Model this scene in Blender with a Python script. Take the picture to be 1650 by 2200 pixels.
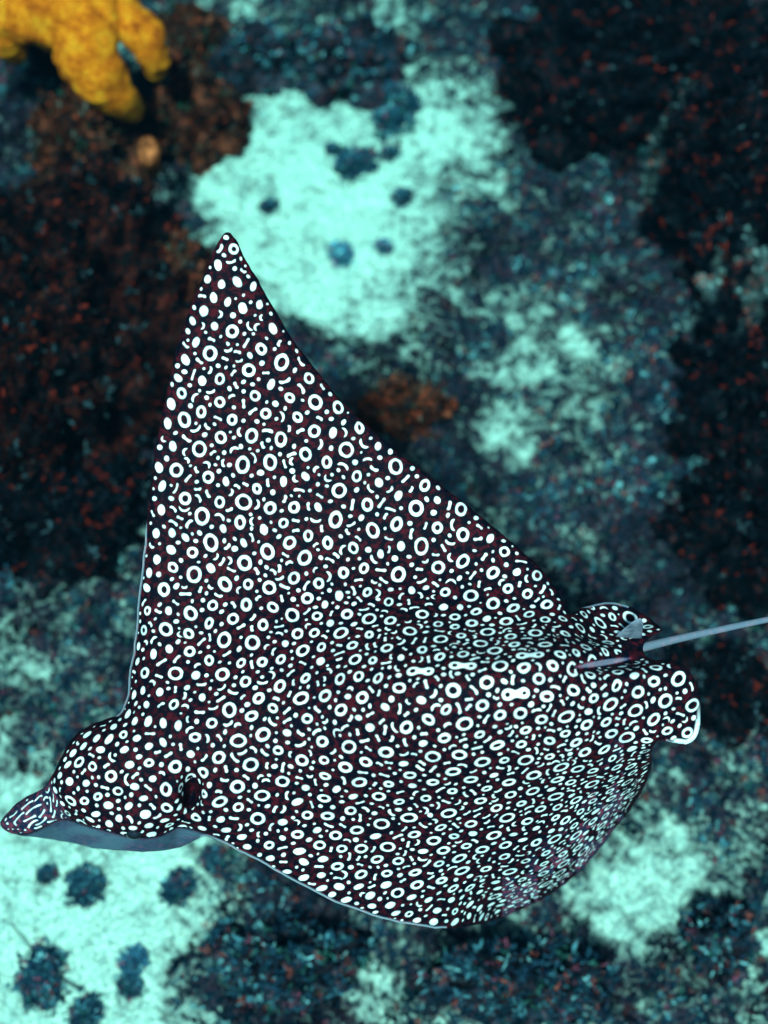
import bpy, math, random
import numpy as np
from mathutils import Vector, noise as mnoise

random.seed(7)
rng = np.random.default_rng(7)
scene = bpy.context.scene
for o in list(bpy.data.objects):
    bpy.data.objects.remove(o)
col = scene.collection

# ------------------------------------------------------------------ camera
TILT = math.radians(25)
CAM = np.array([0.0, 0.0, 3.8])
FPX = 1100 / math.tan(math.radians(20))        # focal length in photograph pixels
FWD = np.array([0, math.sin(TILT), -math.cos(TILT)])
UP = np.array([0, math.cos(TILT), math.sin(TILT)])
RIGHT = np.array([1.0, 0, 0])
cam_data = bpy.data.cameras.new('camera')
cam_data.sensor_fit = 'VERTICAL'
cam_data.angle = math.radians(40)
cam_data.clip_start = 0.05
cam_data.clip_end = 200
cam = bpy.data.objects.new('camera', cam_data)
cam.location = CAM
cam.rotation_euler = (TILT, 0, 0)
col.objects.link(cam)
scene.camera = cam
cam_data.dof.use_dof = True
cam_data.dof.focus_distance = 2.40
cam_data.dof.aperture_fstop = 1.15

# ------------------------------------------------------------------ light
SUN_ELEV, SUN_AZ = math.radians(64), math.radians(192)   # azimuth clockwise from +Y
world = bpy.data.worlds.new('World')
scene.world = world
world.use_nodes = True
wn = world.node_tree.nodes
sky = wn.new('ShaderNodeTexSky')
sky.sky_type = 'NISHITA'
sky.sun_disc = False
sky.sun_elevation = SUN_ELEV
sky.sun_rotation = SUN_AZ
bg = wn['Background']
bg.inputs['Strength'].default_value = 0.06
world.node_tree.links.new(sky.outputs[0], bg.inputs['Color'])
sun_data = bpy.data.lights.new('sun', 'SUN')
sun_data.energy = 4.6
sun_data.angle = math.radians(6)
sun_data.color = (1.0, 0.96, 0.90)
sun = bpy.data.objects.new('sun', sun_data)
sd = Vector((math.sin(SUN_AZ) * math.cos(SUN_ELEV), math.cos(SUN_AZ) * math.cos(SUN_ELEV), math.sin(SUN_ELEV)))
sun.rotation_euler = sd.to_track_quat('Z', 'Y').to_euler()
sun.location = (0, 0, 20)
col.objects.link(sun)

scene.view_settings.view_transform = 'Standard'
scene.view_settings.look = 'None'
scene.view_settings.exposure = 1.35
scene.view_settings.gamma = 1.0
scene.render.engine = 'CYCLES'
scene.cycles.use_denoising = True
scene.cycles.max_bounces = 6
scene.cycles.volume_bounces = 0
scene.cycles.transparent_max_bounces = 8

# ------------------------------------------------------------------ numpy helpers
_T = rng.random((256, 256))

def vnoise(x, y):
    """smooth value noise on arrays, 0..1"""
    xi = np.floor(x).astype(int); yi = np.floor(y).astype(int)
    fx = x - xi; fy = y - yi
    fx = fx * fx * (3 - 2 * fx); fy = fy * fy * (3 - 2 * fy)
    a = _T[xi & 255, yi & 255]; b = _T[(xi + 1) & 255, yi & 255]
    c = _T[xi & 255, (yi + 1) & 255]; d = _T[(xi + 1) & 255, (yi + 1) & 255]
    return (a * (1 - fx) + b * fx) * (1 - fy) + (c * (1 - fx) + d * fx) * fy

def fbm(x, y, octv=4, gain=0.5, off=0.0):
    s = 0; a = 1; t = 0
    for i in range(octv):
        s = s + a * vnoise(x * 2 ** i + 17.3 * i + off, y * 2 ** i + 9.1 * i + off * 1.7)
        t += a; a *= gain
    return s / t

def sstep(a, b, x):
    t = np.clip((x - a) / (b - a), 0, 1)
    return t * t * (3 - 2 * t)

def catmull(pts, n=6, closed=True):
    P = np.array(pts, float); m = len(P); out = []
    for i in range(m if closed else m - 1):
        if closed:
            p0, p1, p2, p3 = P[i - 1], P[i], P[(i + 1) % m], P[(i + 2) % m]
        else:
            p0, p1, p2, p3 = P[max(i - 1, 0)], P[i], P[i + 1], P[min(i + 2, m - 1)]
        for k in range(n):
            t = k / n
            out.append(0.5 * (2 * p1 + (p2 - p0) * t + (2 * p0 - 5 * p1 + 4 * p2 - p3) * t * t + (3 * p1 - p0 - 3 * p2 + p3) * t ** 3))
    if not closed:
        out.append(P[-1])
    return np.array(out)

def inside_poly(x, y, poly):
    r = np.zeros(x.shape, bool)
    n = len(poly)
    for i in range(n):
        x1, y1 = poly[i]; x2, y2 = poly[(i + 1) % n]
        if y1 == y2: continue
        c = ((y1 > y) != (y2 > y)) & (x < (x2 - x1) * (y - y1) / (y2 - y1) + x1)
        r ^= c
    return r

def seg_dist(x, y, poly, closed=True):
    """distance, nearest point to a polyline"""
    best = np.full(x.shape, 1e9); bx = np.zeros(x.shape); by = np.zeros(x.shape)
    n = len(poly)
    for i in range(n if closed else n - 1):
        ax, ay = poly[i]; cx, cy = poly[(i + 1) % n]
        dx, dy = cx - ax, cy - ay
        L = dx * dx + dy * dy + 1e-9
        t = np.clip(((x - ax) * dx + (y - ay) * dy) / L, 0, 1)
        px = ax + t * dx; py = ay + t * dy
        d = (x - px) ** 2 + (y - py) ** 2
        m = d < best
        best = np.where(m, d, best); bx = np.where(m, px, bx); by = np.where(m, py, by)
    return np.sqrt(best), bx, by

def unproject(u, v, depth):
    """view ray of photograph pixel (u, v) at a depth along the view axis, metres"""
    u = np.asarray(u, float); v = np.asarray(v, float); depth = np.asarray(depth, float)
    return CAM + depth[..., None] * (FWD + ((u - 825) / FPX)[..., None] * RIGHT + ((1100 - v) / FPX)[..., None] * UP)

def ground(u, v, z=0.0):
    u = np.asarray(u, float); v = np.asarray(v, float)
    d = FWD + ((u - 825) / FPX)[..., None] * RIGHT + ((1100 - v) / FPX)[..., None] * UP
    t = (z - CAM[2]) / d[..., 2]
    return CAM + t[..., None] * d

def to_px(x, y, z=0.0):
    rx = x - CAM[0]; ry = y - CAM[1]; rz = z - CAM[2]
    dep = ry * FWD[1] + rz * FWD[2]
    dep = np.maximum(dep, 0.3)
    return 825 + FPX * rx / dep, 1100 - FPX * (ry * UP[1] + rz * UP[2]) / dep

def make_mesh(name, verts, faces, mat=None, parent=None, smooth=True, kind=None):
    """verts (n,3) array, faces: (m,3)/(m,4) array"""
    me = bpy.data.meshes.new(name)
    verts = np.ascontiguousarray(verts, np.float32)
    faces = np.ascontiguousarray(faces, np.int32)
    k = faces.shape[1]
    me.vertices.add(len(verts)); me.vertices.foreach_set('co', verts.ravel())
    me.loops.add(faces.size); me.loops.foreach_set('vertex_index', faces.ravel())
    me.polygons.add(len(faces))
    me.polygons.foreach_set('loop_start', np.arange(0, faces.size, k, dtype=np.int32))
    me.polygons.foreach_set('use_smooth', np.full(len(faces), smooth))
    me.update(calc_edges=True)
    me.validate()
    o = bpy.data.objects.new(name, me)
    col.objects.link(o)
    if mat: me.materials.append(mat)
    if parent: o.parent = parent
    if kind: o['kind'] = kind
    return o

def vattr(o, name, data, typ='FLOAT'):
    a = o.data.attributes.new(name, typ, 'POINT')
    if typ == 'FLOAT':
        a.data.foreach_set('value', np.ascontiguousarray(data, np.float32))
    else:
        d = np.ones((len(data), 4), np.float32); d[:, :3] = data
        a.data.foreach_set('color', d.ravel())

def tag(o, label, cat, group=None):
    o['label'] = label; o['category'] = cat
    if group: o['group'] = group
    return o

def empty(name, loc):
    o = bpy.data.objects.new(name, None)
    o.location = loc
    o.empty_display_size = 0.1
    col.objects.link(o)
    return o

# ------------------------------------------------------------------ materials
def new_mat(name, rough=0.8, spec=0.0):
    m = bpy.data.materials.new(name); m.use_nodes = True
    nt = m.node_tree; b = nt.nodes['Principled BSDF']
    b.inputs['Roughness'].default_value = rough
    b.inputs['Specular IOR Level'].default_value = spec
    return m, nt, b

def N(nt, t, **kw):
    n = nt.nodes.new(t)
    for k, v in kw.items(): setattr(n, k, v)
    return n

def noise_tex(nt, scale, detail=4, rough=0.6, coord='Object'):
    tc = N(nt, 'ShaderNodeTexCoord')
    n = N(nt, 'ShaderNodeTexNoise')
    n.inputs['Scale'].default_value = scale
    n.inputs['Detail'].default_value = detail
    n.inputs['Roughness'].default_value = rough
    nt.links.new(tc.outputs[coord], n.inputs['Vector'])
    return n

def ramp(nt, src, stops):
    r = N(nt, 'ShaderNodeValToRGB')
    el = r.color_ramp.elements
    while len(el) < len(stops): el.new(0.5)
    for e, (p, c) in zip(el, stops):
        e.position = p; e.color = (*c, 1)
    nt.links.new(src, r.inputs['Fac'])
    return r.outputs['Color']

def mix(nt, fac, a, b, mode='MIX'):
    m = N(nt, 'ShaderNodeMix', data_type='RGBA', blend_type=mode)
    for idx, s in ((0, fac), (6, a), (7, b)):
        if isinstance(s, (int, float)): m.inputs[idx].default_value = s
        elif isinstance(s, tuple): m.inputs[idx].default_value = (*s, 1)
        else: nt.links.new(s, m.inputs[idx])
    return m.outputs[2]

def attr(nt, name):
    return N(nt, 'ShaderNodeAttribute', attribute_name=name)

def bump(nt, b, h, dist, strength=1.0):
    bp = N(nt, 'ShaderNodeBump')
    bp.inputs['Distance'].default_value = dist
    bp.inputs['Strength'].default_value = strength
    nt.links.new(h, bp.inputs['Height'])
    nt.links.new(bp.outputs[0], b.inputs['Normal'])

def mapr(nt, src, a, b_, c=0.0, d=1.0):
    m = N(nt, 'ShaderNodeMapRange')
    m.inputs[1].default_value = a; m.inputs[2].default_value = b_
    m.inputs[3].default_value = c; m.inputs[4].default_value = d
    nt.links.new(src, m.inputs[0])
    return m.outputs[0]

# skin of the ray: dark mottled skin, white marks from the signed distance attribute
M_skin, nt, b = new_mat('ray_skin', 0.7, 0.03)
n1 = noise_tex(nt, 85, 4, 0.65)
n2 = noise_tex(nt, 26, 3, 0.6)
tone = attr(nt, 'tone').outputs['Color']
mott = ramp(nt, n1.outputs[0], [(0.42, (0.10, 0.45, 1.0)), (0.52, (1.0, 0.7, 0.9)), (0.60, (5.2, 0.9, 1.3))])
mottf = mapr(nt, attr(nt, 'tone').outputs['Fac'], 0.03, 0.10, 1.0, 0.12)
skin = mix(nt, mottf, tone, mott, 'MULTIPLY')
markf = mapr(nt, attr(nt, 'mark').outputs['Fac'], 1.3, -1.3)
wh = ramp(nt, n2.outputs[0], [(0.35, (0.52, 0.56, 0.58)), (0.6, (0.84, 0.84, 0.82))])
nt.links.new(mix(nt, markf, skin, wh), b.inputs['Base Color'])
bump(nt, b, n1.outputs[0], 0.002, 0.5)

M_fin, nt, b = new_mat('fin_grey', 0.5, 0.15)
n1 = noise_tex(nt, 60, 4)
nt.links.new(ramp(nt, n1.outputs[0], [(0.4, (0.05, 0.06, 0.085)), (0.62, (0.12, 0.13, 0.17))]), b.inputs['Base Color'])
M_eye, nt, b = new_mat('ray_eye', 0.15, 0.5)
b.inputs['Base Color'].default_value = (0.006, 0.006, 0.01, 1)

# seabed: sand where the attribute 'sand' is high, dark turf where it is low
M_bed, nt, b = new_mat('seabed_sand_and_turf', 0.95, 0.0)
tcs = noise_tex(nt, 55, 6, 0.75)
tcm = noise_tex(nt, 14, 6, 0.7)
tcf = noise_tex(nt, 95, 4, 0.85)
sa = attr(nt, 'sand').outputs['Fac']
mm = N(nt, 'ShaderNodeMath', operation='MULTIPLY_ADD')
nt.links.new(tcs.outputs[0], mm.inputs[0]); mm.inputs[1].default_value = 2.2; mm.inputs[2].default_value = -1.1
ad = N(nt, 'ShaderNodeMath', operation='ADD'); nt.links.new(sa, ad.inputs[0]); nt.links.new(mm.outputs[0], ad.inputs[1])
m3 = N(nt, 'ShaderNodeMath', operation='MULTIPLY_ADD')
nt.links.new(tcm.outputs[0], m3.inputs[0]); m3.inputs[1].default_value = 2.6; m3.inputs[2].default_value = -1.3
ad2 = N(nt, 'ShaderNodeMath', operation='ADD'); nt.links.new(ad.outputs[0], ad2.inputs[0]); nt.links.new(m3.outputs[0], ad2.inputs[1])
sandc = ramp(nt, tcf.outputs[0], [(0.36, (0.10, 0.13, 0.13)), (0.46, (0.36, 0.42, 0.37)), (0.54, (0.49, 0.54, 0.46)), (0.62, (0.74, 0.68, 0.52))])
turfc = ramp(nt, tcs.outputs[0], [(0.32, (0.002, 0.005, 0.010)), (0.48, (0.004, 0.011, 0.021)), (0.555, (0.06, 0.018, 0.024)), (0.60, (0.010, 0.026, 0.040)), (0.74, (0.07, 0.14, 0.16))])
ff = mapr(nt, ad2.outputs[0], 0.26, 0.98)
nt.links.new(mix(nt, ff, turfc, sandc), b.inputs['Base Color'])
bump(nt, b, tcs.outputs[0], 0.02, 0.7)

def rock_mat(name, stops, scale=46, bscale=0.03):
    m, nt, b = new_mat(name, 0.95, 0.0)
    n = noise_tex(nt, scale, 7, 0.75)
    n2 = noise_tex(nt, scale * 0.28, 4, 0.6)
    c = ramp(nt, n.outputs[0], stops)
    d = ramp(nt, n2.outputs[0], [(0.40, (0.12, 0.15, 0.18)), (0.54, (0.8, 0.8, 0.8)), (0.68, (2.4, 2.5, 2.5))])
    nt.links.new(mix(nt, 1.0, c, d, 'MULTIPLY'), b.inputs['Base Color'])
    bump(nt, b, n.outputs[0], bscale, 0.9)
    return m

M_dark = rock_mat('dark_reef_rock', [(0.34, (0.001, 0.002, 0.003)), (0.50, (0.004, 0.005, 0.007)), (0.565, (0.004, 0.005, 0.007)), (0.59, (0.10, 0.009, 0.006)), (0.62, (0.008, 0.009, 0.011)), (0.72, (0.05, 0.06, 0.065)), (0.8, (0.14, 0.13, 0.12))])
M_maroon = rock_mat('maroon_reef_rock', [(0.32, (0.002, 0.002, 0.003)), (0.46, (0.020, 0.012, 0.010)), (0.56, (0.28, 0.040, 0.018)), (0.63, (0.05, 0.025, 0.02)), (0.72, (0.30, 0.10, 0.05)), (0.82, (0.14, 0.12, 0.10))])
M_rust = rock_mat('black_red_reef_rock', [(0.34, (0.001, 0.002, 0.002)), (0.48, (0.006, 0.005, 0.006)), (0.57, (0.10, 0.010, 0.005)), (0.61, (0.012, 0.007, 0.007)), (0.70, (0.08, 0.02, 0.012)), (0.8, (0.09, 0.08, 0.08))])
M_grey = rock_mat('silted_reef_rock', [(0.32, (0.012, 0.016, 0.02)), (0.48, (0.05, 0.06, 0.065)), (0.60, (0.15, 0.13, 0.12)), (0.72, (0.26, 0.28, 0.26))])
M_turfrock = rock_mat('turf_covered_rock', [(0.32, (0.003, 0.007, 0.013)), (0.48, (0.010, 0.022, 0.036)), (0.57, (0.09, 0.030, 0.035)), (0.62, (0.018, 0.040, 0.056)), (0.74, (0.08, 0.14, 0.16))], 50)
M_orange, nt, b = new_mat('orange_coral', 0.9, 0.05)
n1 = noise_tex(nt, 22, 6, 0.7)
n2 = noise_tex(nt, 90, 4, 0.7)
c1 = ramp(nt, n1.outputs[0], [(0.32, (0.20, 0.022, 0.002)), (0.44, (0.52, 0.085, 0.003)), (0.54, (0.70, 0.145, 0.005)), (0.66, (0.72, 0.23, 0.012))])
c2 = ramp(nt, n2.outputs[0], [(0.35, (0.7, 0.6, 0.5)), (0.6, (1.05, 1.05, 1.05))])
nt.links.new(mix(nt, 1.0, c1, c2, 'MULTIPLY'), b.inputs['Base Color'])
bump(nt, b, n2.outputs[0], 0.01, 0.8)

def blade_mat(name):
    m, nt, b = new_mat(name, 0.9, 0.0)
    nt.links.new(attr(nt, 'hue').outputs['Color'], b.inputs['Base Color'])
    return m
M_blade = blade_mat('algae_blades')

# ------------------------------------------------------------------ seabed
G = 620
t = np.linspace(-1, 1, G)
def warp(t): return 2.6 * t + 11.4 * np.abs(t) ** 9 * np.sign(t)
gx, gy = np.meshgrid(warp(t), 1.95 + warp(t), indexing='ij')
pu, pv = to_px(gx, gy)
# sand areas as seen in plan (given in photograph pixels, turned to ground metres below)
SAND = [
    ([(270, 400), (400, 320), (500, 250), (620, 215), (740, 195), (815, 150), (840, 80), (880, 170), (940, 230), (1020, 290), (1030, 340), (950, 390), (920, 480), (900, 570), (820, 640), (700, 640), (590, 640), (480, 580), (360, 500)], 0.95, 140),
    ([(1090, 740), (1250, 740), (1290, 800), (1200, 850), (1110, 880), (1120, 950), (1070, 1010), (980, 950), (950, 850), (1050, 835)], 0.60, 110),
    ([(1120, 900), (1280, 860), (1400, 920), (1390, 1040), (1250, 1080), (1120, 1010)], 0.20, 60),
    ([(-300, 1640), (60, 1680), (200, 1780), (440, 1800), (440, 1900), (480, 1990), (460, 2040), (350, 2090), (370, 2160), (420, 2300), (-300, 2400)], 0.88, 130),
    ([(-200, 1330), (120, 1380), (250, 1420), (230, 1560), (60, 1600), (-200, 1600)], 0.13, 70),
    ([(1290, 1890), (1480, 1850), (1545, 1920), (1500, 1990), (1390, 2020), (1310, 1980)], 0.66, 100),
    ([(1500, 2080), (1700, 2000), (1750, 2250), (1450, 2280)], 0.22, 70),
    ([(1060, 1960), (1250, 1900), (1300, 2000), (1180, 2080), (1100, 2040)], 0.18, 60),
    ([(760, 2080), (880, 2040), (900, 2130), (780, 2160)], 0.28, 60),
    ([(540, 30), (700, 60), (820, 60), (840, 170), (640, 190)], 0.20, 60),
    ([(1100, 1560), (1500, 1640), (1500, 1760), (1330, 1820)], 0.08, 70),
    ([(680, 640), (1000, 600), (1100, 720), (900, 800), (720, 760)], 0.10, 90),
    ([(960, 300), (1150, 330), (1150, 460), (1000, 480)], 0.08, 80),
    ([(820, 2160), (1300, 2120), (1400, 2260), (820, 2280)], 0.20, 60),
]
DARK = [
    ([(-200, 150), (300, 180), (420, 420), (500, 560), (350, 1000), (300, 1150), (-200, 1200)], -0.35, 80),
    ([(1020, -200), (1900, -200), (1900, 1350), (1560, 1300), (1420, 1050), (1400, 800), (1330, 560), (1150, 250)], -0.36, 170),
    ([(520, 1990), (840, 1960), (900, 2080), (680, 2200), (450, 2140)], -0.14, 60),
    ([(1050, 2030), (1300, 2060), (1250, 2140), (900, 2130)], -0.12, 50),
]
sand = np.full(gx.shape, 0.13)
nz1 = fbm(gx * 3.1, gy * 3.1, 4, 0.55)
nz2 = fbm(gx * 9.0, gy * 9.0, 4, 0.6, 3.3)
near = (np.abs(pu - 825) < 1800) & (np.abs(pv - 1100) < 2000)
wu = pu + (nz1 - 0.5) * 190 + (nz2 - 0.5) * 120
wv = pv + (fbm(gx * 3.1, gy * 3.1, 4, 0.55, 8.8) - 0.5) * 190 + (fbm(gx * 9, gy * 9, 4, 0.6, 6.1) - 0.5) * 120
for poly, wgt, soft in SAND + DARK:
    cp = catmull(poly, 3)
    dd, _, _ = seg_dist(wu[near], wv[near], cp)
    ins = inside_poly(wu[near], wv[near], cp)
    sdv = np.where(ins, dd, -dd)
    sand[near] += wgt * sstep(-soft, soft, sdv)
sand += (nz1 - 0.5) * 0.85 + (nz2 - 0.5) * 0.75
sandc_ = np.clip(sand, 0, 1.2)
rough = fbm(gx * 6, gy * 6, 5, 0.6, 2.0) - 0.5
gz = (0.6 - sandc_).clip(0, 0.6) * (0.10 + 0.42 * rough) + 0.03 * (nz1 - 0.5) + 0.012 * (fbm(gx * 22, gy * 22, 3, 0.6, 5.0) - 0.5)
# the reef floor climbs slowly to the left and right reef heads
bi = np.arange(G * G).reshape(G, G)
q = np.stack([bi[:-1, :-1], bi[1:, :-1], bi[1:, 1:], bi[:-1, 1:]], -1).reshape(-1, 4)
bed = make_mesh('seabed', np.stack([gx, gy, gz], -1).reshape(-1, 3), q, M_bed)
bed['kind'] = 'structure'
vattr(bed, 'sand', sandc_.ravel())
axis_x = gx[:, 0]; axis_y = gy[0, :]

def bed_sample(x, y, A=gz):
    ix = np.clip(np.searchsorted(axis_x, x), 0, G - 1); iy = np.clip(np.searchsorted(axis_y, y), 0, G - 1)
    return A[ix, iy]

# ------------------------------------------------------------------ rocks and coral heads
def lump(name, u, v, ru, rv, h, mat, label, cat, seed, rough=0.30, res=90, sink=0.25, group=None, rot=0.0, zc=None):
    """lumpy rock standing on the bed: radii in photograph pixels (turned to metres at the bed), height in metres"""
    c = ground(u, v)
    mpp = np.linalg.norm(c - CAM) / FPX
    rx, ry = ru * mpp, rv * mpp * 1.08
    ph = np.linspace(0, 2 * np.pi, res * 2, endpoint=False)
    th = np.linspace(0.0, 1.0, res)
    P, Th = np.meshgrid(ph, th, indexing='ij')
    ang = Th * (math.pi * 0.62)
    sx = np.sin(ang) * np.cos(P); sy = np.sin(ang) * np.sin(P); sz = np.cos(ang)
    o = seed * 3.7
    d = np.zeros(sx.shape)
    flat = np.stack([sx, sy, sz], -1).reshape(-1, 3)
    f = np.array([mnoise.fractal(Vector((p[0] * 1.6 + o, p[1] * 1.6 - o, p[2] * 1.6)), 0.75, 2.1, 6) for p in flat]).reshape(sx.shape)
    f2 = np.array([mnoise.turbulence(Vector((p[0] * 4.5 + o, p[1] * 4.5, p[2] * 4.5 - o)), 3, False) for p in flat]).reshape(sx.shape) - 0.8
    r = 1 + rough * f + 0.5 * rough * f2
    X = sx * rx * r; Y = sy * ry * r; Z = sz * h * (1 + rough * 0.8 * f + 0.5 * rough * f2)
    cr, sr = math.cos(rot), math.sin(rot)
    X, Y = X * cr - Y * sr, X * sr + Y * cr
    zb = float(bed_sample(c[0], c[1]))
    V = np.stack([X, Y, Z], -1).reshape(-1, 3)
    n2 = res * 2
    ii, jj = np.meshgrid(np.arange(n2), np.arange(res - 1), indexing='ij')
    i2 = (ii + 1) % n2
    F = np.stack([ii * res + jj, ii * res + jj + 1, i2 * res + jj + 1, i2 * res + jj], -1).reshape(-1, 4)
    ob = make_mesh(name, V, F, mat)
    # higher rocks lean towards the viewer in the picture: keep the middle of the visible mass on (u, v)
    cc = ground(u, v, zb + h * 0.45)
    ob.location = (cc[0], cc[1], zb - sink * h * 0.35)
    return tag(ob, label, cat, group)

ROCKS = []
def L(*a, **k):
    o = lump(*a, **k); ROCKS.append(o); return o

L('coral_head', 80, 650, 320, 420, 0.55, M_rust, 'huge black coral head with dim red growth under the orange coral', 'coral head', 1, rough=0.42, res=120)
L('coral_head', 190, 270, 150, 120, 0.36, M_maroon, 'dark maroon coral boulder directly beneath the orange coral', 'coral head', 2, rough=0.4)
L('reef_rock', 375, 590, 85, 110, 0.30, M_maroon, 'red-brown rock beside the raised wing tip of the ray', 'rock', 3, rough=0.35)
L('reef_rock', 60, 1060, 260, 130, 0.34, M_dark, 'low dark reef rock at the foot of the black coral head', 'rock', 4, rough=0.4)
L('algae_boulder', 420, 215, 105, 85, 0.30, M_maroon, 'round brown algae boulder on the sand edge next to the orange coral', 'boulder', 5, rough=0.33)
L('algae_boulder', 395, 75, 90, 60, 0.26, M_maroon, 'reddish algae boulder just beyond the orange coral', 'boulder', 6, rough=0.33)
L('algae_boulder', 540, 105, 105, 70, 0.22, M_turfrock, 'dark blue-green algae boulder behind the bright sand patch', 'boulder', 7, rough=0.35)
L('algae_boulder', 740, 110, 120, 95, 0.22, M_turfrock, 'broad dark algae boulder at the far end of the bright sand', 'boulder', 8, rough=0.38)
L('algae_boulder', 870, 870, 105, 75, 0.22, M_maroon, 'rusty brown algae mound beside the trailing edge of the raised wing', 'boulder', 9, rough=0.36)
L('coral_head', 1410, 80, 290, 190, 0.62, M_dark, 'wide black reef head standing past the sand patch', 'coral head', 10, rough=0.45, res=120)
L('coral_head', 1620, 330, 190, 260, 0.75, M_dark, 'tall black coral head with steep bare sides', 'coral head', 11, rough=0.45, res=110)
L('reef_rock', 1480, 300, 70, 65, 0.55, M_grey, 'pale silt-dusted rock lodged between two black coral heads', 'rock', 12, rough=0.35)
L('reef_rock', 1590, 590, 120, 110, 0.42, M_grey, 'grey silted rock below the tall black coral head', 'rock', 13, rough=0.4)
L('coral_head', 1640, 830, 170, 170, 0.45, M_dark, 'dark coral head with rusty specks behind the tail of the ray', 'coral head', 14, rough=0.45)
L('coral_head', 1640, 1100, 170, 170, 0.38, M_dark, 'low black coral head above the whip tail of the ray', 'coral head', 15, rough=0.45)
L('reef_rock', 1560, 1480, 130, 110, 0.25, M_dark, 'dark rock behind the pelvic fin of the ray', 'rock', 16, rough=0.42)
L('algae_boulder', 620, 2060, 150, 95, 0.20, M_turfrock, 'large dark algae mound bordering the sand below the wing', 'boulder', 17, rough=0.42)
L('algae_boulder', 1560, 2020, 80, 80, 0.20, M_turfrock, 'dark green boulder next to a small bright sand pocket', 'boulder', 18, rough=0.38)
L('algae_boulder', 1130, 2100, 170, 75, 0.20, M_turfrock, 'long low algae ridge under the drooping wing edge', 'boulder', 19, rough=0.42)

# ------------------------------------------------------------------ seaweed clumps (each a little bush of blades)
def blade_set(bases, lens, hues, width, per, spread=0.9, lean=0.6):
    """curved two-triangle blades; returns verts, faces, hue"""
    n = len(bases)
    B = np.repeat(bases, per, 0); Ln = np.repeat(lens, per); H = np.repeat(hues, per, 0)
    m = len(B)
    a = rng.random(m) * 2 * np.pi
    ln = lean * rng.random(m)
    d = np.stack([np.cos(a) * ln, np.sin(a) * ln, np.sqrt(np.clip(1 - ln ** 2, 0.05, 1))], -1)
    side = np.stack([-np.sin(a), np.cos(a), np.zeros(m)], -1)
    w = width * (0.6 + 0.8 * rng.random(m))[:, None]
    Ln = (Ln * (0.6 + 0.7 * rng.random(m)))[:, None]
    b0 = B + np.stack([np.cos(a), np.sin(a), np.zeros(m)], -1) * (spread * rng.random(m)[:, None] * Ln * 0.5)
    mid = b0 + d * Ln * 0.55
    tip = b0 + d * Ln + np.stack([np.cos(a), np.sin(a), np.zeros(m)], -1) * Ln * 0.25
    V = np.stack([b0 - side * w * 0.5, b0 + side * w * 0.5, mid + side * w, mid - side * w, tip - side * w * 0.35, tip + side * w * 0.35], 1).reshape(-1, 3)
    k = np.arange(m)[:, None] * 6
    F = np.concatenate([k + np.array([[0, 1, 2, 3]]), k + np.array([[3, 2, 5, 4]])], 0)
    H = H * (0.55 + 0.9 * rng.random((m, 1)))
    return V, F, np.repeat(H, 6, 0)

HUES = np.array([(0.008, 0.022, 0.038), (0.012, 0.034, 0.056), (0.005, 0.012, 0.024), (0.17, 0.032, 0.028), (0.13, 0.026, 0.045), (0.02, 0.060, 0.050), (0.05, 0.12, 0.15), (0.14, 0.25, 0.27)])
HP = np.array([0.22, 0.24, 0.18, 0.08, 0.06, 0.07, 0.10, 0.05])

def clump(u, v, r, label, dark=1.0):
    c = ground(u, v); mpp = np.linalg.norm(c - CAM) / FPX
    R = r * mpp * 1.25
    n = int(120 + 4.5 * r)
    nb = 4 + int(r / 9)
    ba = rng.random(nb) * 2 * np.pi; br = R * 0.46 * rng.random(nb) ** 0.7
    bs = R * rng.uniform(0.16, 0.40, nb)
    w_ = rng.choice(nb, n, p=bs ** 2 / (bs ** 2).sum())
    g_ = rng.normal(0, 0.62, (n, 2))
    bx = br[w_] * np.cos(ba[w_]) + g_[:, 0] * bs[w_]; by = br[w_] * np.sin(ba[w_]) + g_[:, 1] * bs[w_]
    base = np.stack([bx, by, -0.008 + 0.9 * bs[w_] * np.exp(-(g_ ** 2).sum(1) * 1.3)], -1)
    hue = HUES[rng.choice(len(HUES), n, p=[.3, .4, .1, .03, .03, .04, .08, .02])] * 1.15 * dark
    V, F, H = blade_set(base, np.full(n, 0.05 * R + 0.014), hue, 0.0036, 6, lean=0.97)
    # the holdfast: a low lumpy cushion the blades grow from
    o = make_mesh('seaweed_clump', V, F, M_blade)
    vattr(o, 'hue', H, 'FLOAT_COLOR')
    o.location = (c[0], c[1], float(bed_sample(c[0], c[1])))
    return tag(o, label, 'seaweed')

clump(757, 360, 50, 'round dark seaweed tuft alone in the middle of the bright sand')
clump(712, 322, 14, 'tiny seaweed sprig touching the round dark tuft on sand')
clump(852, 240, 66, 'largest bushy seaweed clump at the far rim of bright sand')
clump(840, 335, 20, 'ragged seaweed clump between the round tuft and the largest clump')
clump(868, 425, 24, 'small seaweed clump by the dark turf edge of bright sand')
clump(576, 446, 17, 'very small flat seaweed sprig on clean sand')
clump(735, 552, 30, 'wispy seaweed patch on the sand beside the wing tip', 2.6)
clump(822, 530, 18, 'sparse seaweed tuft near the turf below the bright sand', 2.0)
clump(190, 1912, 40, 'compact dark seaweed tuft on sand under the ray head')
clump(105, 1880, 18, 'faint little seaweed sprig on sand under the ray snout')
clump(385, 1900, 42, 'dark seaweed bunch at the sand edge under the near wing')
clump(465, 1850, 32, 'seaweed bunch half hidden below the wing leading edge')
clump(85, 2110, 60, 'broad dusky seaweed patch by the thin sea whip')
clump(180, 2190, 36, 'dark seaweed bunch below the broad dusky patch')
clump(285, 2065, 30, 'pale thin seaweed tuft on sand between larger bunches', 2.2)
clump(280, 2120, 22, 'short seaweed tuft between the thin tuft and the dark mound')

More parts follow.
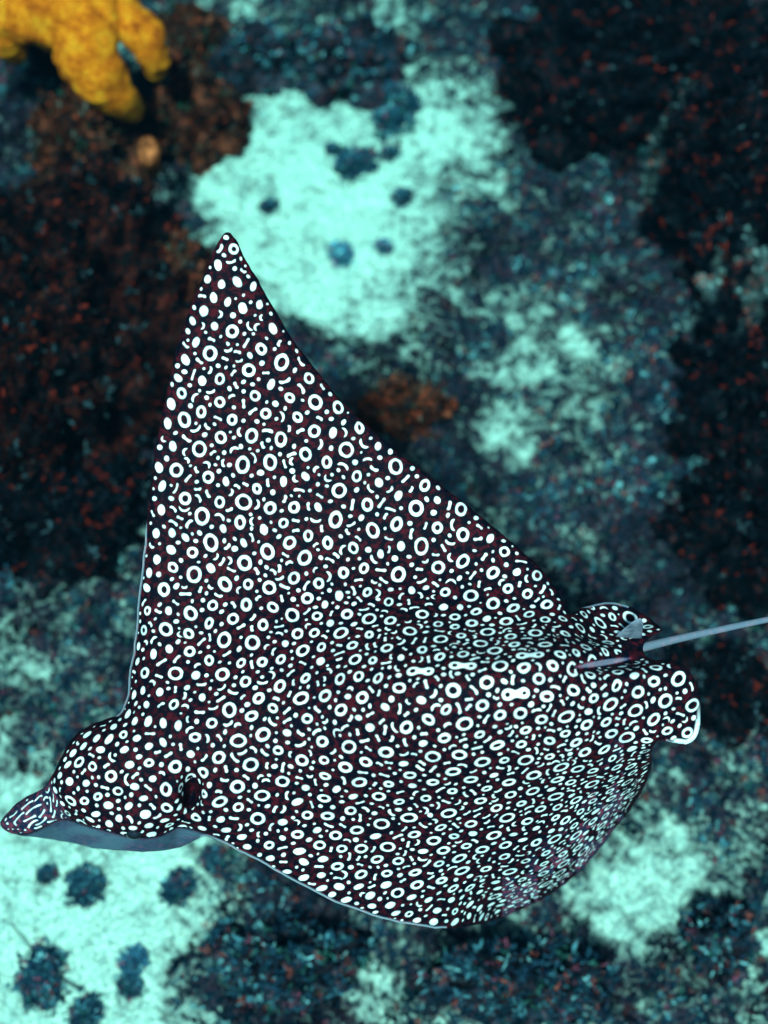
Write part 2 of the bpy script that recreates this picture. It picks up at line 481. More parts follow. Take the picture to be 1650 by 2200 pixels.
# ------------------------------------------------------------------ turf: uncountable short algae on the dark ground
NT = 90000
tx = rng.uniform(-2.4, 2.4, NT); ty = rng.uniform(-0.6, 4.6, NT)
sv = bed_sample(tx, ty, sandc_)
keep = rng.random(NT) < (1 - sstep(0.22, 0.55, sv + 0.5 * (fbm(tx * 12, ty * 12, 3) - 0.5)))
tx, ty = tx[keep], ty[keep]
base = np.stack([tx, ty, bed_sample(tx, ty) - 0.004], -1)
hue = HUES[rng.choice(len(HUES), len(tx), p=HP)]
hue = 0.62 * hue * (0.15 + 1.7 * sstep(0.3, 0.72, fbm(tx * 7, ty * 7, 4, 0.6, 1.9)))[:, None]
V, F, H = blade_set(base, rng.uniform(0.007, 0.020, len(tx)), hue, 0.0030, 6, lean=0.92)
turf = make_mesh('turf_algae', V, F, M_blade, kind='stuff')
vattr(turf, 'hue', H, 'FLOAT_COLOR')
tag(turf, 'short dark turf algae covering the reef floor between sand patches', 'algae')

# growth on the rocks: the same uncountable fuzz, darker and redder on the black heads
gb, gl, gh = [], [], []
for ob in ROCKS:
    me_ = ob.data
    co = np.empty(len(me_.vertices) * 3, np.float32); me_.vertices.foreach_get('co', co)
    co = co.reshape(-1, 3) + np.array(ob.location)
    zb_ = bed_sample(co[:, 0], co[:, 1])
    ok = np.nonzero(co[:, 2] > zb_ - 0.01)[0]
    w_ = np.hypot(co[ok, 0] - ob.location[0], co[ok, 1] - ob.location[1]) + 1e-3
    ext = w_.max()
    m_ = int(min(7000, 15000 * ext * ext))
    pick = rng.choice(ok, m_, p=w_ / w_.sum())
    gb.append(co[pick] - np.array([0, 0, 0.006]) + rng.normal(0, 0.004, (m_, 3)))
    gl.append(rng.uniform(0.007, 0.020, m_))
    mn = me_.materials[0].name
    if mn == 'dark_reef_rock': pal = np.array([(0.002, 0.003, 0.005), (0.006, 0.007, 0.011), (0.11, 0.009, 0.006), (0.035, 0.045, 0.055)]); pp = [.60, .28, .08, .04]
    elif mn == 'black_red_reef_rock': pal = np.array([(0.002, 0.003, 0.004), (0.007, 0.005, 0.006), (0.12, 0.010, 0.006), (0.03, 0.008, 0.006), (0.03, 0.045, 0.055)]); pp = [.63, .20, .07, .05, .05]
    elif mn == 'maroon_reef_rock': pal = np.array([(0.008, 0.008, 0.010), (0.05, 0.018, 0.012), (0.24, 0.028, 0.012), (0.09, 0.06, 0.05), (0.012, 0.03, 0.02)]); pp = [.46, .24, .15, .06, .09]
    elif mn == 'silted_reef_rock': pal = np.array([(0.02, 0.03, 0.04), (0.10, 0.12, 0.13), (0.24, 0.06, 0.05), (0.22, 0.26, 0.26)]); pp = [.4, .3, .12, .18]
    else: pal = HUES; pp = HP
    gh.append(pal[rng.choice(len(pal), m_, p=pp)])
V, F, H = blade_set(np.concatenate(gb), np.concatenate(gl), np.concatenate(gh), 0.0030, 6, lean=0.97)
growth = make_mesh('reef_growth', V, F, M_blade, kind='stuff')
vattr(growth, 'hue', H, 'FLOAT_COLOR')
tag(growth, 'dark red-flecked algae fuzz growing over the reef rocks', 'algae')

# ------------------------------------------------------------------ orange coral
def tube(path, radii, seg=14, wob=0.0, seed=0):
    P = np.array(path, float); n = len(P)
    T = np.gradient(P, axis=0); T /= np.linalg.norm(T, axis=1)[:, None] + 1e-9
    ref = np.array([0.0, 0.0, 1.0]) if abs(T[0][2]) < 0.9 else np.array([1.0, 0, 0])
    V = []
    for i in range(n):
        s = np.cross(T[i], ref); s /= np.linalg.norm(s) + 1e-9
        w = np.cross(s, T[i])
        for k in range(seg):
            a = 2 * math.pi * k / seg
            r = radii[i]
            if wob:
                q_ = P[i] + (s * math.cos(a) + w * math.sin(a)) * r
                r *= 1 + wob * mnoise.noise(Vector(q_ * 14 + seed)) + wob * 0.5 * mnoise.noise(Vector(q_ * 42 + seed))
            V.append(P[i] + (s * math.cos(a) + w * math.sin(a)) * r)
    V.append(P[0]); V.append(P[-1])
    F = []
    for i in range(n - 1):
        for k in range(seg):
            k2 = (k + 1) % seg
            F.append((i * seg + k, i * seg + k2, (i + 1) * seg + k2, (i + 1) * seg + k))
    for k in range(seg):
        k2 = (k + 1) % seg
        F.append((n * seg, k2, k, k)); F.append((n * seg + 1, (n - 1) * seg + k, (n - 1) * seg + k2, (n - 1) * seg + k2))
    return np.array(V), F

def mesh_py(name, V, F, mat, parent=None, smooth=True):
    me = bpy.data.meshes.new(name)
    me.from_pydata([tuple(v) for v in V], [], [tuple(dict.fromkeys(f)) for f in F])
    me.update()
    for p in me.polygons: p.use_smooth = smooth
    me.materials.append(mat)
    o = bpy.data.objects.new(name, me); col.objects.link(o)
    if parent: o.parent = parent
    return o

def lobe_path(pts, z0):
    """pts (u, v, height) -> metres"""
    return catmull([ground(u, v, z) for u, v, z in pts], 5, closed=False)

OZ = 0.62
cor0 = ground(170, 90, 0.55)
coral = empty('orange_coral', cor0)
LOBES = [
    ([(-120, 20, OZ), (20, 20, OZ + 0.03), (150, 30, OZ + 0.04), (270, 55, OZ)], [60, 62, 70, 55]),
    ([(190, 40, OZ + 0.03), (185, 110, OZ), (215, 170, OZ - 0.06), (262, 215, OZ - 0.16), (295, 250, OZ - 0.3)], [62, 60, 52, 34, 18]),
    ([(255, 30, OZ + 0.02), (310, 75, OZ), (330, 130, OZ - 0.08), (332, 165, OZ - 0.16)], [45, 36, 28, 14]),
    ([(0, 30, OZ), (5, 75, OZ - 0.02), (25, 105, OZ - 0.1), (45, 125, OZ - 0.2)], [45, 34, 26, 12]),
]
for i, (pts, rad) in enumerate(LOBES):
    pth = lobe_path(pts, 0)
    pth = np.stack([np.interp(np.linspace(0, 1, 46), np.linspace(0, 1, len(pth)), pth[:, c_]) for c_ in range(3)], -1)
    rr = np.interp(np.linspace(0, 1, len(pth)), np.linspace(0, 1, len(rad)), rad) * 0.00158
    # rounded ends
    e = np.linspace(0, 1, len(pth)); rr = rr * np.clip(np.sqrt(1 - np.clip((e - 0.82) / 0.19, 0, 1) ** 2), 0.12, 1)
    V, F = tube(pth, rr, 40, 0.22, i * 5.3)
    mesh_py('lobe', V - cor0, F, M_orange, coral)
# stalk that carries the lobes down into the dark head
V, F = tube(lobe_path([(120, 40, OZ - 0.05), (125, 60, 0.40), (130, 90, 0.15)], 0), np.linspace(0.07, 0.12, 11), 16, 0.3, 2)
mesh_py('stalk', V - cor0, F, M_dark, coral)
tag(coral, 'bright orange lobed coral with drooping fingers and dark gaps', 'coral')

def knob(u, v, z, r, label, seed):
    c = ground(u, v, z)
    pth = [c + np.array([0, 0, -0.10]), c + np.array([0, 0, -0.04]), c, c + np.array([0.004, 0, 0.025]), c + np.array([0.004, 0, 0.04])]
    V, F = tube(pth, [r * 0.7, r * 0.95, r, r * 0.75, r * 0.25], 14, 0.3, seed)
    o = mesh_py('sponge', V - c, F, M_orangepale)
    o.location = c
    return tag(o, label, 'sponge')
M_orangepale = rock_mat('orange_sponge', [(0.35, (0.28, 0.045, 0.015)), (0.6, (0.50, 0.10, 0.035))], 60, 0.006)
knob(318, 318, 0.44, 0.034, 'small dull orange sponge knob below the drooping coral fingers', 1)

# thin sea whip lying on the sand
pts = catmull([ground(u, v, 0.012) for u, v in [(22, 1985), (60, 2030), (100, 2075), (150, 2115), (175, 2125)]], 6, closed=False)
for p in pts: p[2] = bed_sample(p[0], p[1]) + 0.012
w0 = pts[0].copy()
V, F = tube(pts, np.linspace(0.0016, 0.0028, len(pts)), 8)
o = mesh_py('sea_whip', V - w0, F, M_grey); o.location = w0
tag(o, 'thin dark sea whip lying across the pale sand', 'sea whip')

# ------------------------------------------------------------------ the eagle ray
K = 0.0008                     # metres per photograph pixel at the ray's depth
OUT = [
    (492, 499), (506, 515), (525, 550), (547, 590), (575, 640), (605, 690), (640, 745), (680, 795), (725, 850), (780, 905), (840, 960),
    (905, 1010), (970, 1060), (1040, 1115), (1100, 1165), (1150, 1210), (1190, 1258), (1214, 1298), (1226, 1318),
    (1250, 1305), (1290, 1296), (1335, 1297), (1380, 1315), (1414, 1342), (1424, 1356), (1400, 1366), (1384, 1385), (1384, 1402), (1400, 1416),
    (1440, 1420), (1480, 1442), (1500, 1480), (1505, 1530), (1500, 1575), (1480, 1598), (1450, 1597), (1415, 1590),
    (1402, 1610), (1398, 1650), (1385, 1690), (1355, 1740), (1320, 1782), (1288, 1825), (1250, 1868), (1200, 1910), (1140, 1945), (1080, 1970),
    (1010, 1988), (950, 1994), (880, 1987), (800, 1967), (720, 1937), (640, 1898), (570, 1858), (510, 1826), (462, 1802), (435, 1796),
    (400, 1815), (330, 1830), (220, 1824), (150, 1810), (80, 1800), (25, 1790), (2, 1772), (14, 1748), (45, 1718), (92, 1692), (112, 1668),
    (128, 1632), (152, 1590), (190, 1562), (228, 1546), (256, 1533), (270, 1505), (280, 1440), (290, 1360), (300, 1260), (310, 1170), (320, 1070),
    (335, 960), (350, 880), (370, 790), (395, 700), (428, 612), (458, 542), (478, 506),
]
outline = catmull(OUT, 4)
outline = outline + np.stack([fbm(outline[:, 0] / 26, outline[:, 1] / 26, 3, 0.6, 1.1) - 0.5, fbm(outline[:, 0] / 26, outline[:, 1] / 26, 3, 0.6, 5.1) - 0.5], -1) * 6.0
H_ = 1.9
gu = np.arange(-20, 1530, H_); gv = np.arange(480, 2016, H_)
U, Vv = np.meshgrid(gu, gv, indexing='ij')
ins = inside_poly(U, Vv, outline)
# band outside that touches inside cells
dil = ins.copy()
cell_any = ins[:-1, :-1] | ins[1:, :-1] | ins[1:, 1:] | ins[:-1, 1:]
dil[:-1, :-1] |= cell_any; dil[1:, :-1] |= cell_any; dil[1:, 1:] |= cell_any; dil[:-1, 1:] |= cell_any
act = dil
ed = np.zeros(U.shape); nu = U.copy(); nv_ = Vv.copy()
d_, bx_, by_ = seg_dist(U[act], Vv[act], outline)
ed[act] = d_
rim = act & ~ins
tmpx = U.copy(); tmpy = Vv.copy()
tmpx[act] = bx_; tmpy[act] = by_
U = np.where(rim, tmpx, U); Vv = np.where(rim, tmpy, Vv); ed[rim] = 0

ax_u, ax_v = 0.9733, -0.2299
s = (U - 100) * ax_u + (Vv - 1690) * ax_v
n = (U - 100) * (-ax_v) + (Vv - 1690) * ax_u
B = np.interp(s, [-150, -60, 60, 180, 350, 600, 900, 1120, 1260, 1400], [0, 25, 70, 105, 130, 165, 205, 195, 95, 20])
wf = np.interp(s, [-100, 50, 250, 500, 800, 1000, 1150, 1300], [60, 100, 190, 250, 170, 105, 78, 50])
wn_ = np.interp(s, [-100, 50, 250, 500, 1300], [60, 110, 220, 330, 300])
Bn = np.interp(s, [-150, -60, 60, 180, 350, 600, 900, 1120, 1260, 1400, 1500], [0, 25, 70, 105, 130, 165, 205, 195, 165, 125, 95])
B = B + (Bn - B) * sstep(0, 70, n)
dome = np.where(n < 0, B * np.exp(-(n / wf) ** 2), B * np.exp(-(n / wn_) ** 2))
z = dome
wide = 100 * sstep(450, 850, s) * (1 - sstep(1130, 1330, s) * sstep(60, -20, n) - sstep(1050, 1650, s) * sstep(-20, 60, n))
z = z + wide * np.where(n < 0, np.exp(-(n / 230) ** 2), np.exp(-(n / 420) ** 2))
# near wing droops, more towards its trailing half
nn = np.clip(n, 0, None)
z = z - 0.00055 * nn ** 2 * sstep(250, 600, s)
trail = catmull([(1415, 1600), (1398, 1650), (1385, 1690), (1355, 1740), (1320, 1782), (1288, 1825), (1250, 1868), (1200, 1910), (1140, 1945), (1080, 1970)], 3, closed=False)
te = np.full(U.shape, 1e4)
te[act] = seg_dist(U[act], Vv[act], trail, closed=False)[0]
near_gate = sstep(60, 220, n)
curlA = 260 * np.exp(-te / 66) + 120 * np.exp(-te / 180)
finmask = sstep(1330, 1410, U) * (1 - sstep(1585, 1640, Vv))
z = z - curlA * near_gate * (1 - finmask) * (0.25 + 0.75 * sstep(1600, 1740, Vv))
# far wing: raised and slightly dished
fn = np.clip(-n, 0, None)
z = z + 0.10 * fn + 25 * np.sin(np.clip(fn / 1000, 0, 1) * 3.1) * -1
# ripples along the far trailing edge
z = z + 6 * np.sin(s / 46.0) * sstep(80, 300, fn) * np.exp(-ed / 60)
# snout drops below the brow; chin falls away under the head
z = z - 95 * (1 - sstep(60, 150, U + 0.9 * (1700 - Vv))) * (U < 300)
brow = catmull([(-40, 1800), (60, 1790), (130, 1760), (190, 1774), (240, 1787), (290, 1799), (335, 1797), (362, 1786), (385, 1776), (420, 1783), (455, 1796), (480, 1812)], 4, closed=False)
by = np.interp(U, brow[:, 0], brow[:, 1])
chin = np.where((U < 470) & (Vv > by), Vv - by, 0.0)
z = z - 5.0 * chin * 0.9 - 16 * sstep(0, 5, chin)
# spiracle pit behind the eye, pinch between head and wing
def gauss(cu, cv, ru, rv, rot=0.0):
    du, dv = U - cu, Vv - cv
    c_, s_ = math.cos(rot), math.sin(rot)
    a = (du * c_ + dv * s_) / ru; b_ = (-du * s_ + dv * c_) / rv
    return np.exp(-(a * a + b_ * b_))
pit = gauss(412, 1704, 19, 38, 0.15)
z = z - 80 * pit + 22 * gauss(372, 1690, 22, 60) + 16 * gauss(450, 1700, 26, 60)
z = z - 60 * gauss(385, 1785, 34, 26)
z = z + 26 * gauss(285, 1772, 36, 22)                       # brow over the eye
# pelvic fins sit a little lower than the disc; furrow each side of the tail root
z = z - 45 * sstep(1225, 1290, U) * sstep(30, -10, n + 40) 
z = z - 40 * gauss(1320, 1428, 70, 11, -0.17) + 10 * gauss(1290, 1440, 60, 8, -0.17)
z = z - 22 * gauss(1290, 1375, 60, 10, 0.2)
headf = sstep(420, 200, s)
wid = 34 + 60 * headf
Tm = 20 + 70 * headf + 60 * np.exp(-(n / 160) ** 2) * (1 - headf) * sstep(1350, 1000, s)
prof = np.sqrt(np.clip(1 - (1 - np.clip(ed / wid, 0, 1)) ** 2, 0, 1))
TH = Tm * prof
z_top = z + TH * 0.5 - 0.35 * Tm * (1 - prof)
z_bot = z_top - TH - 6 * prof
z_top = z_top + 1.2 * (fbm(U / 24, Vv / 24, 3) - 0.5)

# ---- marks: rings, ovals, dashes and dots, placed on the surface in its own metric
zu, zv = np.gradient(z_top, H_)
zu = np.clip(zu, -2.6, 2.6); zv = np.clip(zv, -2.6, 2.6)
D = np.full(U.shape, 60.0)
area = np.sqrt(1 + zu ** 2 + zv ** 2)
ii, jj = np.nonzero(ins & (ed > 5))
blocked = (chin > 0) | (pit > 0.45) | (gauss(1325, 1418, 75, 14, -0.17) > 0.5) | ((U > 1335) & (np.abs(n) < 20))
snout = (U + 0.55 * (1700 - Vv)) < 118
CU, CV = gu[0], gv[0]
NU, NV = U.shape
sparse = sstep(0.3, 0.7, fbm(U / 170, Vv / 170, 2, 0.5, 7.7))
wob = fbm(U / 9, Vv / 9, 2, 0.5, 4.0) - 0.5

def frame(i, j, ang):
    tu = np.array([1, 0, zu[i, j]]); tv = np.array([0, 1, zv[i, j]])
    e1 = tu / np.linalg.norm(tu)
    tv = tv - e1 * tv.dot(e1); e2 = tv / np.linalg.norm(tv)
    c_, s_ = math.cos(ang), math.sin(ang)
    return e1 * c_ + e2 * s_, -e1 * s_ + e2 * c_

def stamp(i, j, R, fn, ang):
    w = int((R + 36) / H_) + 1
    i0, i1, j0, j1 = max(i - w, 0), min(i + w + 1, NU), max(j - w, 0), min(j + w + 1, NV)
    du = U[i0:i1, j0:j1] - U[i, j]; dv = Vv[i0:i1, j0:j1] - Vv[i, j]; dz = z_top[i0:i1, j0:j1] - z_top[i, j]
    e1, e2 = frame(i, j, ang)
    a = du * e1[0] + dv * e1[1] + dz * e1[2]
    b = du * e2[0] + dv * e2[1] + dz * e2[2]
    off = np.clip(np.abs(du * 0 + dz - zu[i, j] * du - zv[i, j] * dv) - 12, 0, None)
    solid, shown = fn(a, b)
    D[i0:i1, j0:j1] = np.minimum(D[i0:i1, j0:j1], solid + off)
    SH[i0:i1, j0:j1] = np.minimum(SH[i0:i1, j0:j1], shown + off * 0.5)

SH = np.full(U.shape, 60.0)
def ell(a, b, ra, rb):
    q_ = np.sqrt((a / ra) ** 2 + (b / rb) ** 2)
    return (q_ - 1) * np.minimum(ra, rb)
def ring(ra, rb, st):
    def f(a, b):
        o = ell(a, b, ra, rb); return o, np.maximum(o, -(ell(a, b, max(ra - st, 1), max(rb - st, 1))))
    return f
def oval(ra, rb):
    def f(a, b):
        o = ell(a, b, ra, rb); return o, o
    return f
def dash(l, w, bend):
    def f(a, b):
        bb = b - bend * (a / l) ** 2 * l
        x = np.clip(a, -l, l)
        wl = w * (0.78 + 0.35 * np.abs(x / l))
        o = np.hypot(a - x, bb) - wl
        return o, o
    return f
def peanut(r, sep, st):
    def f(a, b):
        d1 = np.hypot(a + sep, b) - r; d2 = np.hypot(a - sep, b) - r * 0.9
        l = np.hypot(a - np.clip(a, -sep, sep), b) - r * 0.45
        k = 5.0
        o = -k * np.log(np.exp(-d1 / k) + np.exp(-d2 / k) + np.exp(-l / k))
        return o, np.maximum(o, -np.minimum(d1, d2) - st)
    return f

p = area[ii, jj]; p = p / p.sum()
def cands(m): return rng.choice(len(ii), m, p=p)

LEAD = catmull([(492, 499), (458, 542), (428, 612), (395, 700), (370, 790), (350, 880), (335, 960), (320, 1070), (310, 1170), (300, 1260), (290, 1360), (280, 1440), (270, 1505)], 3, closed=False)
ld = np.full(U.shape, 1e3); ld[act] = seg_dist(U[act], Vv[act], LEAD, closed=False)[0]
solidish = np.clip(sstep(75, 15, ld) + sstep(760, 600, Vv) * 0.9 + 0.65 * sstep(330, 200, s) + 0.9 * sstep(75, 25, ed) * (n > 100) * (s < 900), 0, 1)

# a few joined rings along the back, as on the animal's spine
for (cu, cv, an) in [(995, 1430, 0.05), (1140, 1408, -0.1), (1110, 1492, -0.12), (905, 1442, 0.0)]:
    i = int((cu - CU) / H_); j = int((cv - CV) / H_)
    stamp(i, j, 50, peanut(11.5, 18, 5.2), an)
# rings and ovals
for cidx in cands(60000):
    i, j = ii[cidx], jj[cidx]
    if blocked[i, j] or snout[i, j]: continue
    sol = solidish[i, j]
    big = rng.random()
    if rng.random() < 0.05 + 0.72 * sol:
        ra = rng.uniform(7.6, 10.8); kind = 'oval'
    else:
        ra = rng.uniform(10.5, 17.2) * (1 - 0.22 * sol) ; kind = 'ring'
    gap = (15.5 if kind == 'ring' else 13.5) * (0.82 + 0.42 * sparse[i, j])
    gap *= (1 - 0.25 * sol)
    if D[i, j] < ra + gap or ed[i, j] < ra * 0.72 + 4: continue
    asp = rng.uniform(1.02, 1.32)
    if n[i, j] < -60: ang = math.radians(-100) + 0.35 * rng.normal() + 0.5 * sstep(600, 1150, s[i, j])
    else: ang = math.radians(-12) + 0.4 * rng.normal()
    if kind == 'ring': f = ring(ra * asp ** 0.5, ra / asp ** 0.5, min(5.9, ra * 0.45) * rng.uniform(0.86, 1.1))
    else: f = oval(ra * asp ** 0.7, ra / asp ** 0.7 * 0.92)
    stamp(i, j, ra * 1.3, f, ang)
# dashes
for cidx in cands(16000):
    i, j = ii[cidx], jj[cidx]
    if blocked[i, j]: continue
    if snout[i, j]:
        l, w, gp = rng.uniform(8, 20), 1.8, 4.0
        ang = math.radians(-35) + 0.25 * rng.normal()
    else:
        l, w, gp = rng.uniform(4, 10), rng.uniform(2.1, 2.9), 7.6 + 1.6 * sparse[i, j]
        ang = rng.random() * math.pi
    if D[i, j] < w + gp or ed[i, j] < 9: continue
    e1, e2 = frame(i, j, ang)
    ok = True
    for sg in (-1, -0.5, 0.5, 1):
        a_ = int(round(i + sg * l * e1[0] / H_)); b_ = int(round(j + sg * l * e1[1] / H_))
        if not (0 <= a_ < NU and 0 <= b_ < NV) or D[a_, b_] < w + gp or ed[a_, b_] < 8: ok = False; break
    if not ok: continue
    stamp(i, j, l + 4, dash(l, w, rng.normal() * 0.22), ang)
# dots
for rmin, rmax, gp, m in ((4.4, 6.4, 8.4, 14000), (3.2, 4.4, 8.0, 40000), (2.3, 3.0, 7.6, 16000)):
    for cidx in cands(m):
        i, j = ii[cidx], jj[cidx]
        if blocked[i, j] or (snout[i, j] and rmax > 4): continue
        ra = rng.uniform(rmin, rmax)
        if D[i, j] < ra + gp * (0.86 + 0.24 * sparse[i, j]) or ed[i, j] < ra + 3: continue
        asp = rng.uniform(1, 1.45)
        stamp(i, j, ra * 1.4, oval(ra * asp ** 0.5, ra / asp ** 0.5), rng.random() * 3.14)
mark = SH + wob * 2.0
mark[blocked] = 20

# ---- base tone of the skin
tone = np.zeros(U.shape + (3,)) + np.array([0.0075, 0.0030, 0.0048])
def paint(mask, c):
    global tone
    m = np.clip(mask, 0, 1)[..., None]
    tone = tone * (1 - m) + np.array(c) * m
chf = sstep(0, 7, chin)
paint(chf, (0.065, 0.11, 0.15))
paint(0.7 * chf * sstep(0.35, 0.75, fbm(U / 60, Vv / 22, 3)), (0.035, 0.05, 0.08))
paint(0.5 * snout * (chin <= 0), (0.05, 0.04, 0.055))
# pale rims where the white underside wraps the edge
rimm = sstep(5.5, 1.5, ed) * ((U < 315) & (Vv > 1090) & (Vv < 1540) | ((U > 430) & (U < 960) & (Vv > 1780)) | ((U > 1430) & (Vv > 1560) & (Vv < 1610)) | ((U > 1240) & (U < 1350) & (Vv < 1306)))
paint(rimm, (0.26, 0.29, 0.33))
wr = sstep(12, 7, ed) * (U > 1438) * (Vv > 1545) * (Vv < 1610) + sstep(9, 4, ed) * (U > 1492) * (Vv > 1480) * (Vv < 1610)
wr = np.clip(wr, 0, 1) * sstep(1500, 1570, Vv) * sstep(0.2, 0.5, fbm(U / 30, Vv / 30, 2, 0.5, 2.2))
mark[(wr > 0.3)] = 20
paint(wr, (0.8, 0.82, 0.80))
gr = gauss(1295, 1424, 75, 8.5, -0.16)
paint(sstep(0.45, 0.8, gr), (0.15, 0.14, 0.19))
mark[gr > 0.45] = 20
# purple-grey blotches in the skin tone where the near wing turns over
paint(0.35 * sstep(120, 30, te) * near_gate * (U > 1080) * (U < 1340) * (fbm(U / 22, Vv / 22, 3) > 0.5), (0.13, 0.09, 0.13))

def pix3(u_, v_, z_):
    return unproject(u_, v_, K * (FPX - z_))

idx = -np.ones(U.shape, int)
tops = np.argwhere(act)
idx[act] = np.arange(len(tops))
nt_ = len(tops)
topv = pix3(U[act], Vv[act], z_top[act])
bot_i = -np.ones(U.shape, int)
bot_i[ins] = nt_ + np.arange(ins.sum())
bot_i[rim] = idx[rim]
botv = pix3(U[ins], Vv[ins], z_bot[ins])
ca = cell_any
c0, c1 = np.nonzero(ca)
def quad(I): return np.stack([I[c0, c1], I[c0 + 1, c1], I[c0 + 1, c1 + 1], I[c0, c1 + 1]], -1)
ft = quad(idx)[:, ::-1]
fb = quad(bot_i)
base0 = pix3(np.array(800.), np.array(1500.), np.array(0.))
ray = empty('eagle_ray', base0)
ray['label'] = 'black eagle ray covered in white rings and spots gliding over the reef'
ray['category'] = 'ray'

# tail: long whip, joined into the body mesh
tp = catmull([(1310, 1404, 10), (1345, 1398, 18), (1380, 1391, 20), (1450, 1374, 14), (1540, 1354, 8), (1650, 1331, 0), (1800, 1302, -10), (2050, 1275, -30), (2400, 1290, -60)], 8, closed=False)
tr = np.interp(np.linspace(0, 1, len(tp)), [0, 0.12, 0.25, 0.37, 0.5, 0.7, 1], [9, 11, 10, 8.6, 7.4, 6, 1.5]) * K
tpw = pix3(tp[:, 0], tp[:, 1], tp[:, 2])
TVt, TFt = tube(tpw, tr, 16)
TFt = np.array(TFt)
allv = np.concatenate([topv, botv, TVt]) - base0
toff = nt_ + len(botv)
faces = np.concatenate([ft, fb, TFt + toff])
good = np.array([True] * len(faces))
body = None
me = bpy.data.meshes.new('body')
# quads (tail caps are degenerate quads: drop their doubled corner)
capm = faces[:, 2] == faces[:, 3]
q4 = faces[~capm]; t3 = faces[capm][:, :3]
nl = q4.size + t3.size
me.vertices.add(len(allv)); me.vertices.foreach_set('co', np.ascontiguousarray(allv, np.float32).ravel())
me.loops.add(nl); me.loops.foreach_set('vertex_index', np.concatenate([q4.ravel(), t3.ravel()]).astype(np.int32))
me.polygons.add(len(q4) + len(t3))
me.polygons.foreach_set('loop_start', np.concatenate([np.arange(0, q4.size, 4), q4.size + np.arange(0, t3.size, 3)]).astype(np.int32))
me.polygons.foreach_set('use_smooth', np.full(len(q4) + len(t3), True))
me.update(calc_edges=True); me.validate()
body = bpy.data.objects.new('body', me); col.objects.link(body); body.parent = ray
me.materials.append(M_skin)
ntail = len(TVt)
tailtone = np.zeros((ntail, 3)) + np.array([0.085, 0.10, 0.13])
ring_id = np.minimum(np.arange(ntail) // 16, len(tp) - 1)
fade = sstep(1330, 1385, tp[ring_id, 0])[:, None]
tailtone = tailtone * fade + np.array([0.0075, 0.003, 0.0048]) * (1 - fade)
vattr(body, 'mark', np.concatenate([mark[act], np.full(len(botv), 30.0), np.full(ntail, 30.0)]))
vattr(body, 'tone', np.concatenate([tone[act], np.zeros((len(botv), 3)) + np.array([0.45, 0.47, 0.48]), tailtone]), 'FLOAT_COLOR')

# dorsal fin on the tail root
def slab(name, pts, half, mat, parent):
    """fin: rows of (u, v, z) root points and edge points, lens-shaped across"""
    V = []; F = []
    R = 9
    lo, hi = pts
    lo = catmull(lo, 4, closed=False); hi = catmull(hi, 4, closed=False)
    m = len(lo)
    for side in (-1, 1):
        for a in range(m):
            for k in range(R):
                t_ = k / (R - 1)
                q_ = lo[a] * (1 - t_) + hi[a] * t_
                th = half * math.sqrt(max(0, 1 - t_)) * math.sin(math.pi * (0.08 + 0.84 * a / (m - 1)))
                V.append(pix3(q_[0] + 0.5 * side * th, q_[1] + side * th, q_[2]) - base0)
    for sd_ in range(2):
        o_ = sd_ * m * R
        for a in range(m - 1):
            for k in range(R - 1):
                f = (o_ + a * R + k, o_ + (a + 1) * R + k, o_ + (a + 1) * R + k + 1, o_ + a * R + k + 1)
                F.append(f if sd_ else f[::-1])
    for k in range(R - 1):
        for a in (0, m - 1):
            F.append((a * R + k, a * R + k + 1, m * R + a * R + k + 1, m * R + a * R + k))
    for a in range(m - 1):
        F.append((a * R + R - 1, (a + 1) * R + R - 1, m * R + (a + 1) * R + R - 1, m * R + a * R + R - 1))
    return mesh_py(name, V, F, mat, parent)

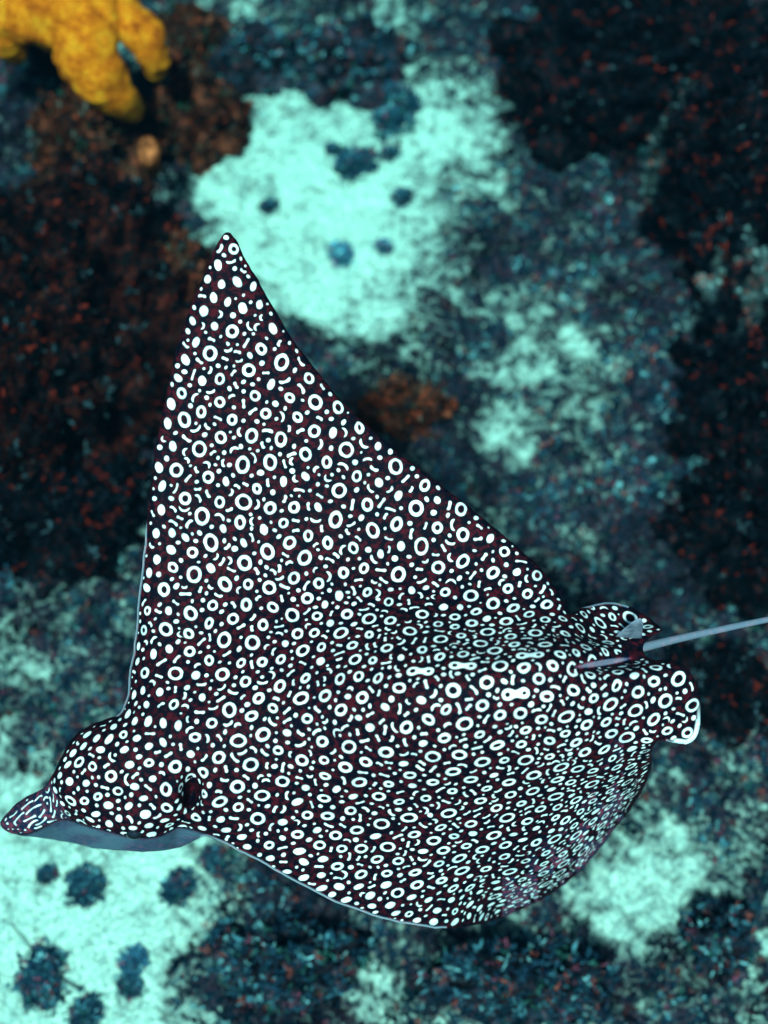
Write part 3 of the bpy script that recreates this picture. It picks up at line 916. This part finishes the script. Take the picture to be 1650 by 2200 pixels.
fin = slab('dorsal_fin', ([(1302, 1388, 48), (1330, 1388, 44), (1358, 1388, 40), (1376, 1386, 36)], [(1318, 1372, 70), (1346, 1346, 105), (1374, 1328, 125), (1382, 1340, 110)]), 6.0, M_fin, ray)
fin['label'] = 'plain grey dorsal fin at the tail root'
# eye under the brow
def ball(name, u, v, z, ru, rv, rz, mat):
    V = []; F = []
    A, Bn = 20, 12
    for a in range(A):
        for b_ in range(Bn + 1):
            ph = 2 * math.pi * a / A; th = math.pi * b_ / Bn
            V.append(pix3(u + ru * math.sin(th) * math.cos(ph), v + rv * math.sin(th) * math.sin(ph), z + rz * math.cos(th)) - base0)
    for a in range(A):
        for b_ in range(Bn):
            a2 = (a + 1) % A
            F.append((a * (Bn + 1) + b_, a * (Bn + 1) + b_ + 1, a2 * (Bn + 1) + b_ + 1, a2 * (Bn + 1) + b_))
    return mesh_py(name, V, F, mat, ray)
ie = int((288 - CU) / H_); je = int((1790 - CV) / H_)
eye = ball('eye', 288, 1791, z_top[ie, je] - 6, 17, 13, 17, M_eye)

# ------------------------------------------------------------------ the water: one closed box of sea water round everything
def water_box():
    x0, x1, y0, y1, z0, z1 = -15.5, 15.5, -13.6, 17.5, -1.6, 3.95
    V = [(x, y, z_) for x in (x0, x1) for y in (y0, y1) for z_ in (z0, z1)]
    F = [(0, 1, 3, 2), (4, 6, 7, 5), (0, 4, 5, 1), (2, 3, 7, 6), (0, 2, 6, 4), (1, 5, 7, 3)]
    m = bpy.data.materials.new('sea_water'); m.use_nodes = True
    nt = m.node_tree; nt.nodes.clear()
    out = nt.nodes.new('ShaderNodeOutputMaterial')
    pv_ = nt.nodes.new('ShaderNodeVolumePrincipled')
    dens = 0.5
    absr, absg, absb = 0.140, 0.022, 0.022
    pv_.inputs['Density'].default_value = dens
    pv_.inputs['Color'].default_value = (0.0003, 0.0016, 0.0026, 1)
    pv_.inputs['Absorption Color'].default_value = tuple((1 - a / dens) ** 2 for a in (absr, absg, absb)) + (1,)
    nt.links.new(pv_.outputs[0], out.inputs['Volume'])
    o = mesh_py('haze', V, F, m, smooth=False)
    o['kind'] = 'stuff'
    tag(o, 'blue-green sea water filling the whole scene', 'water')
water_box()
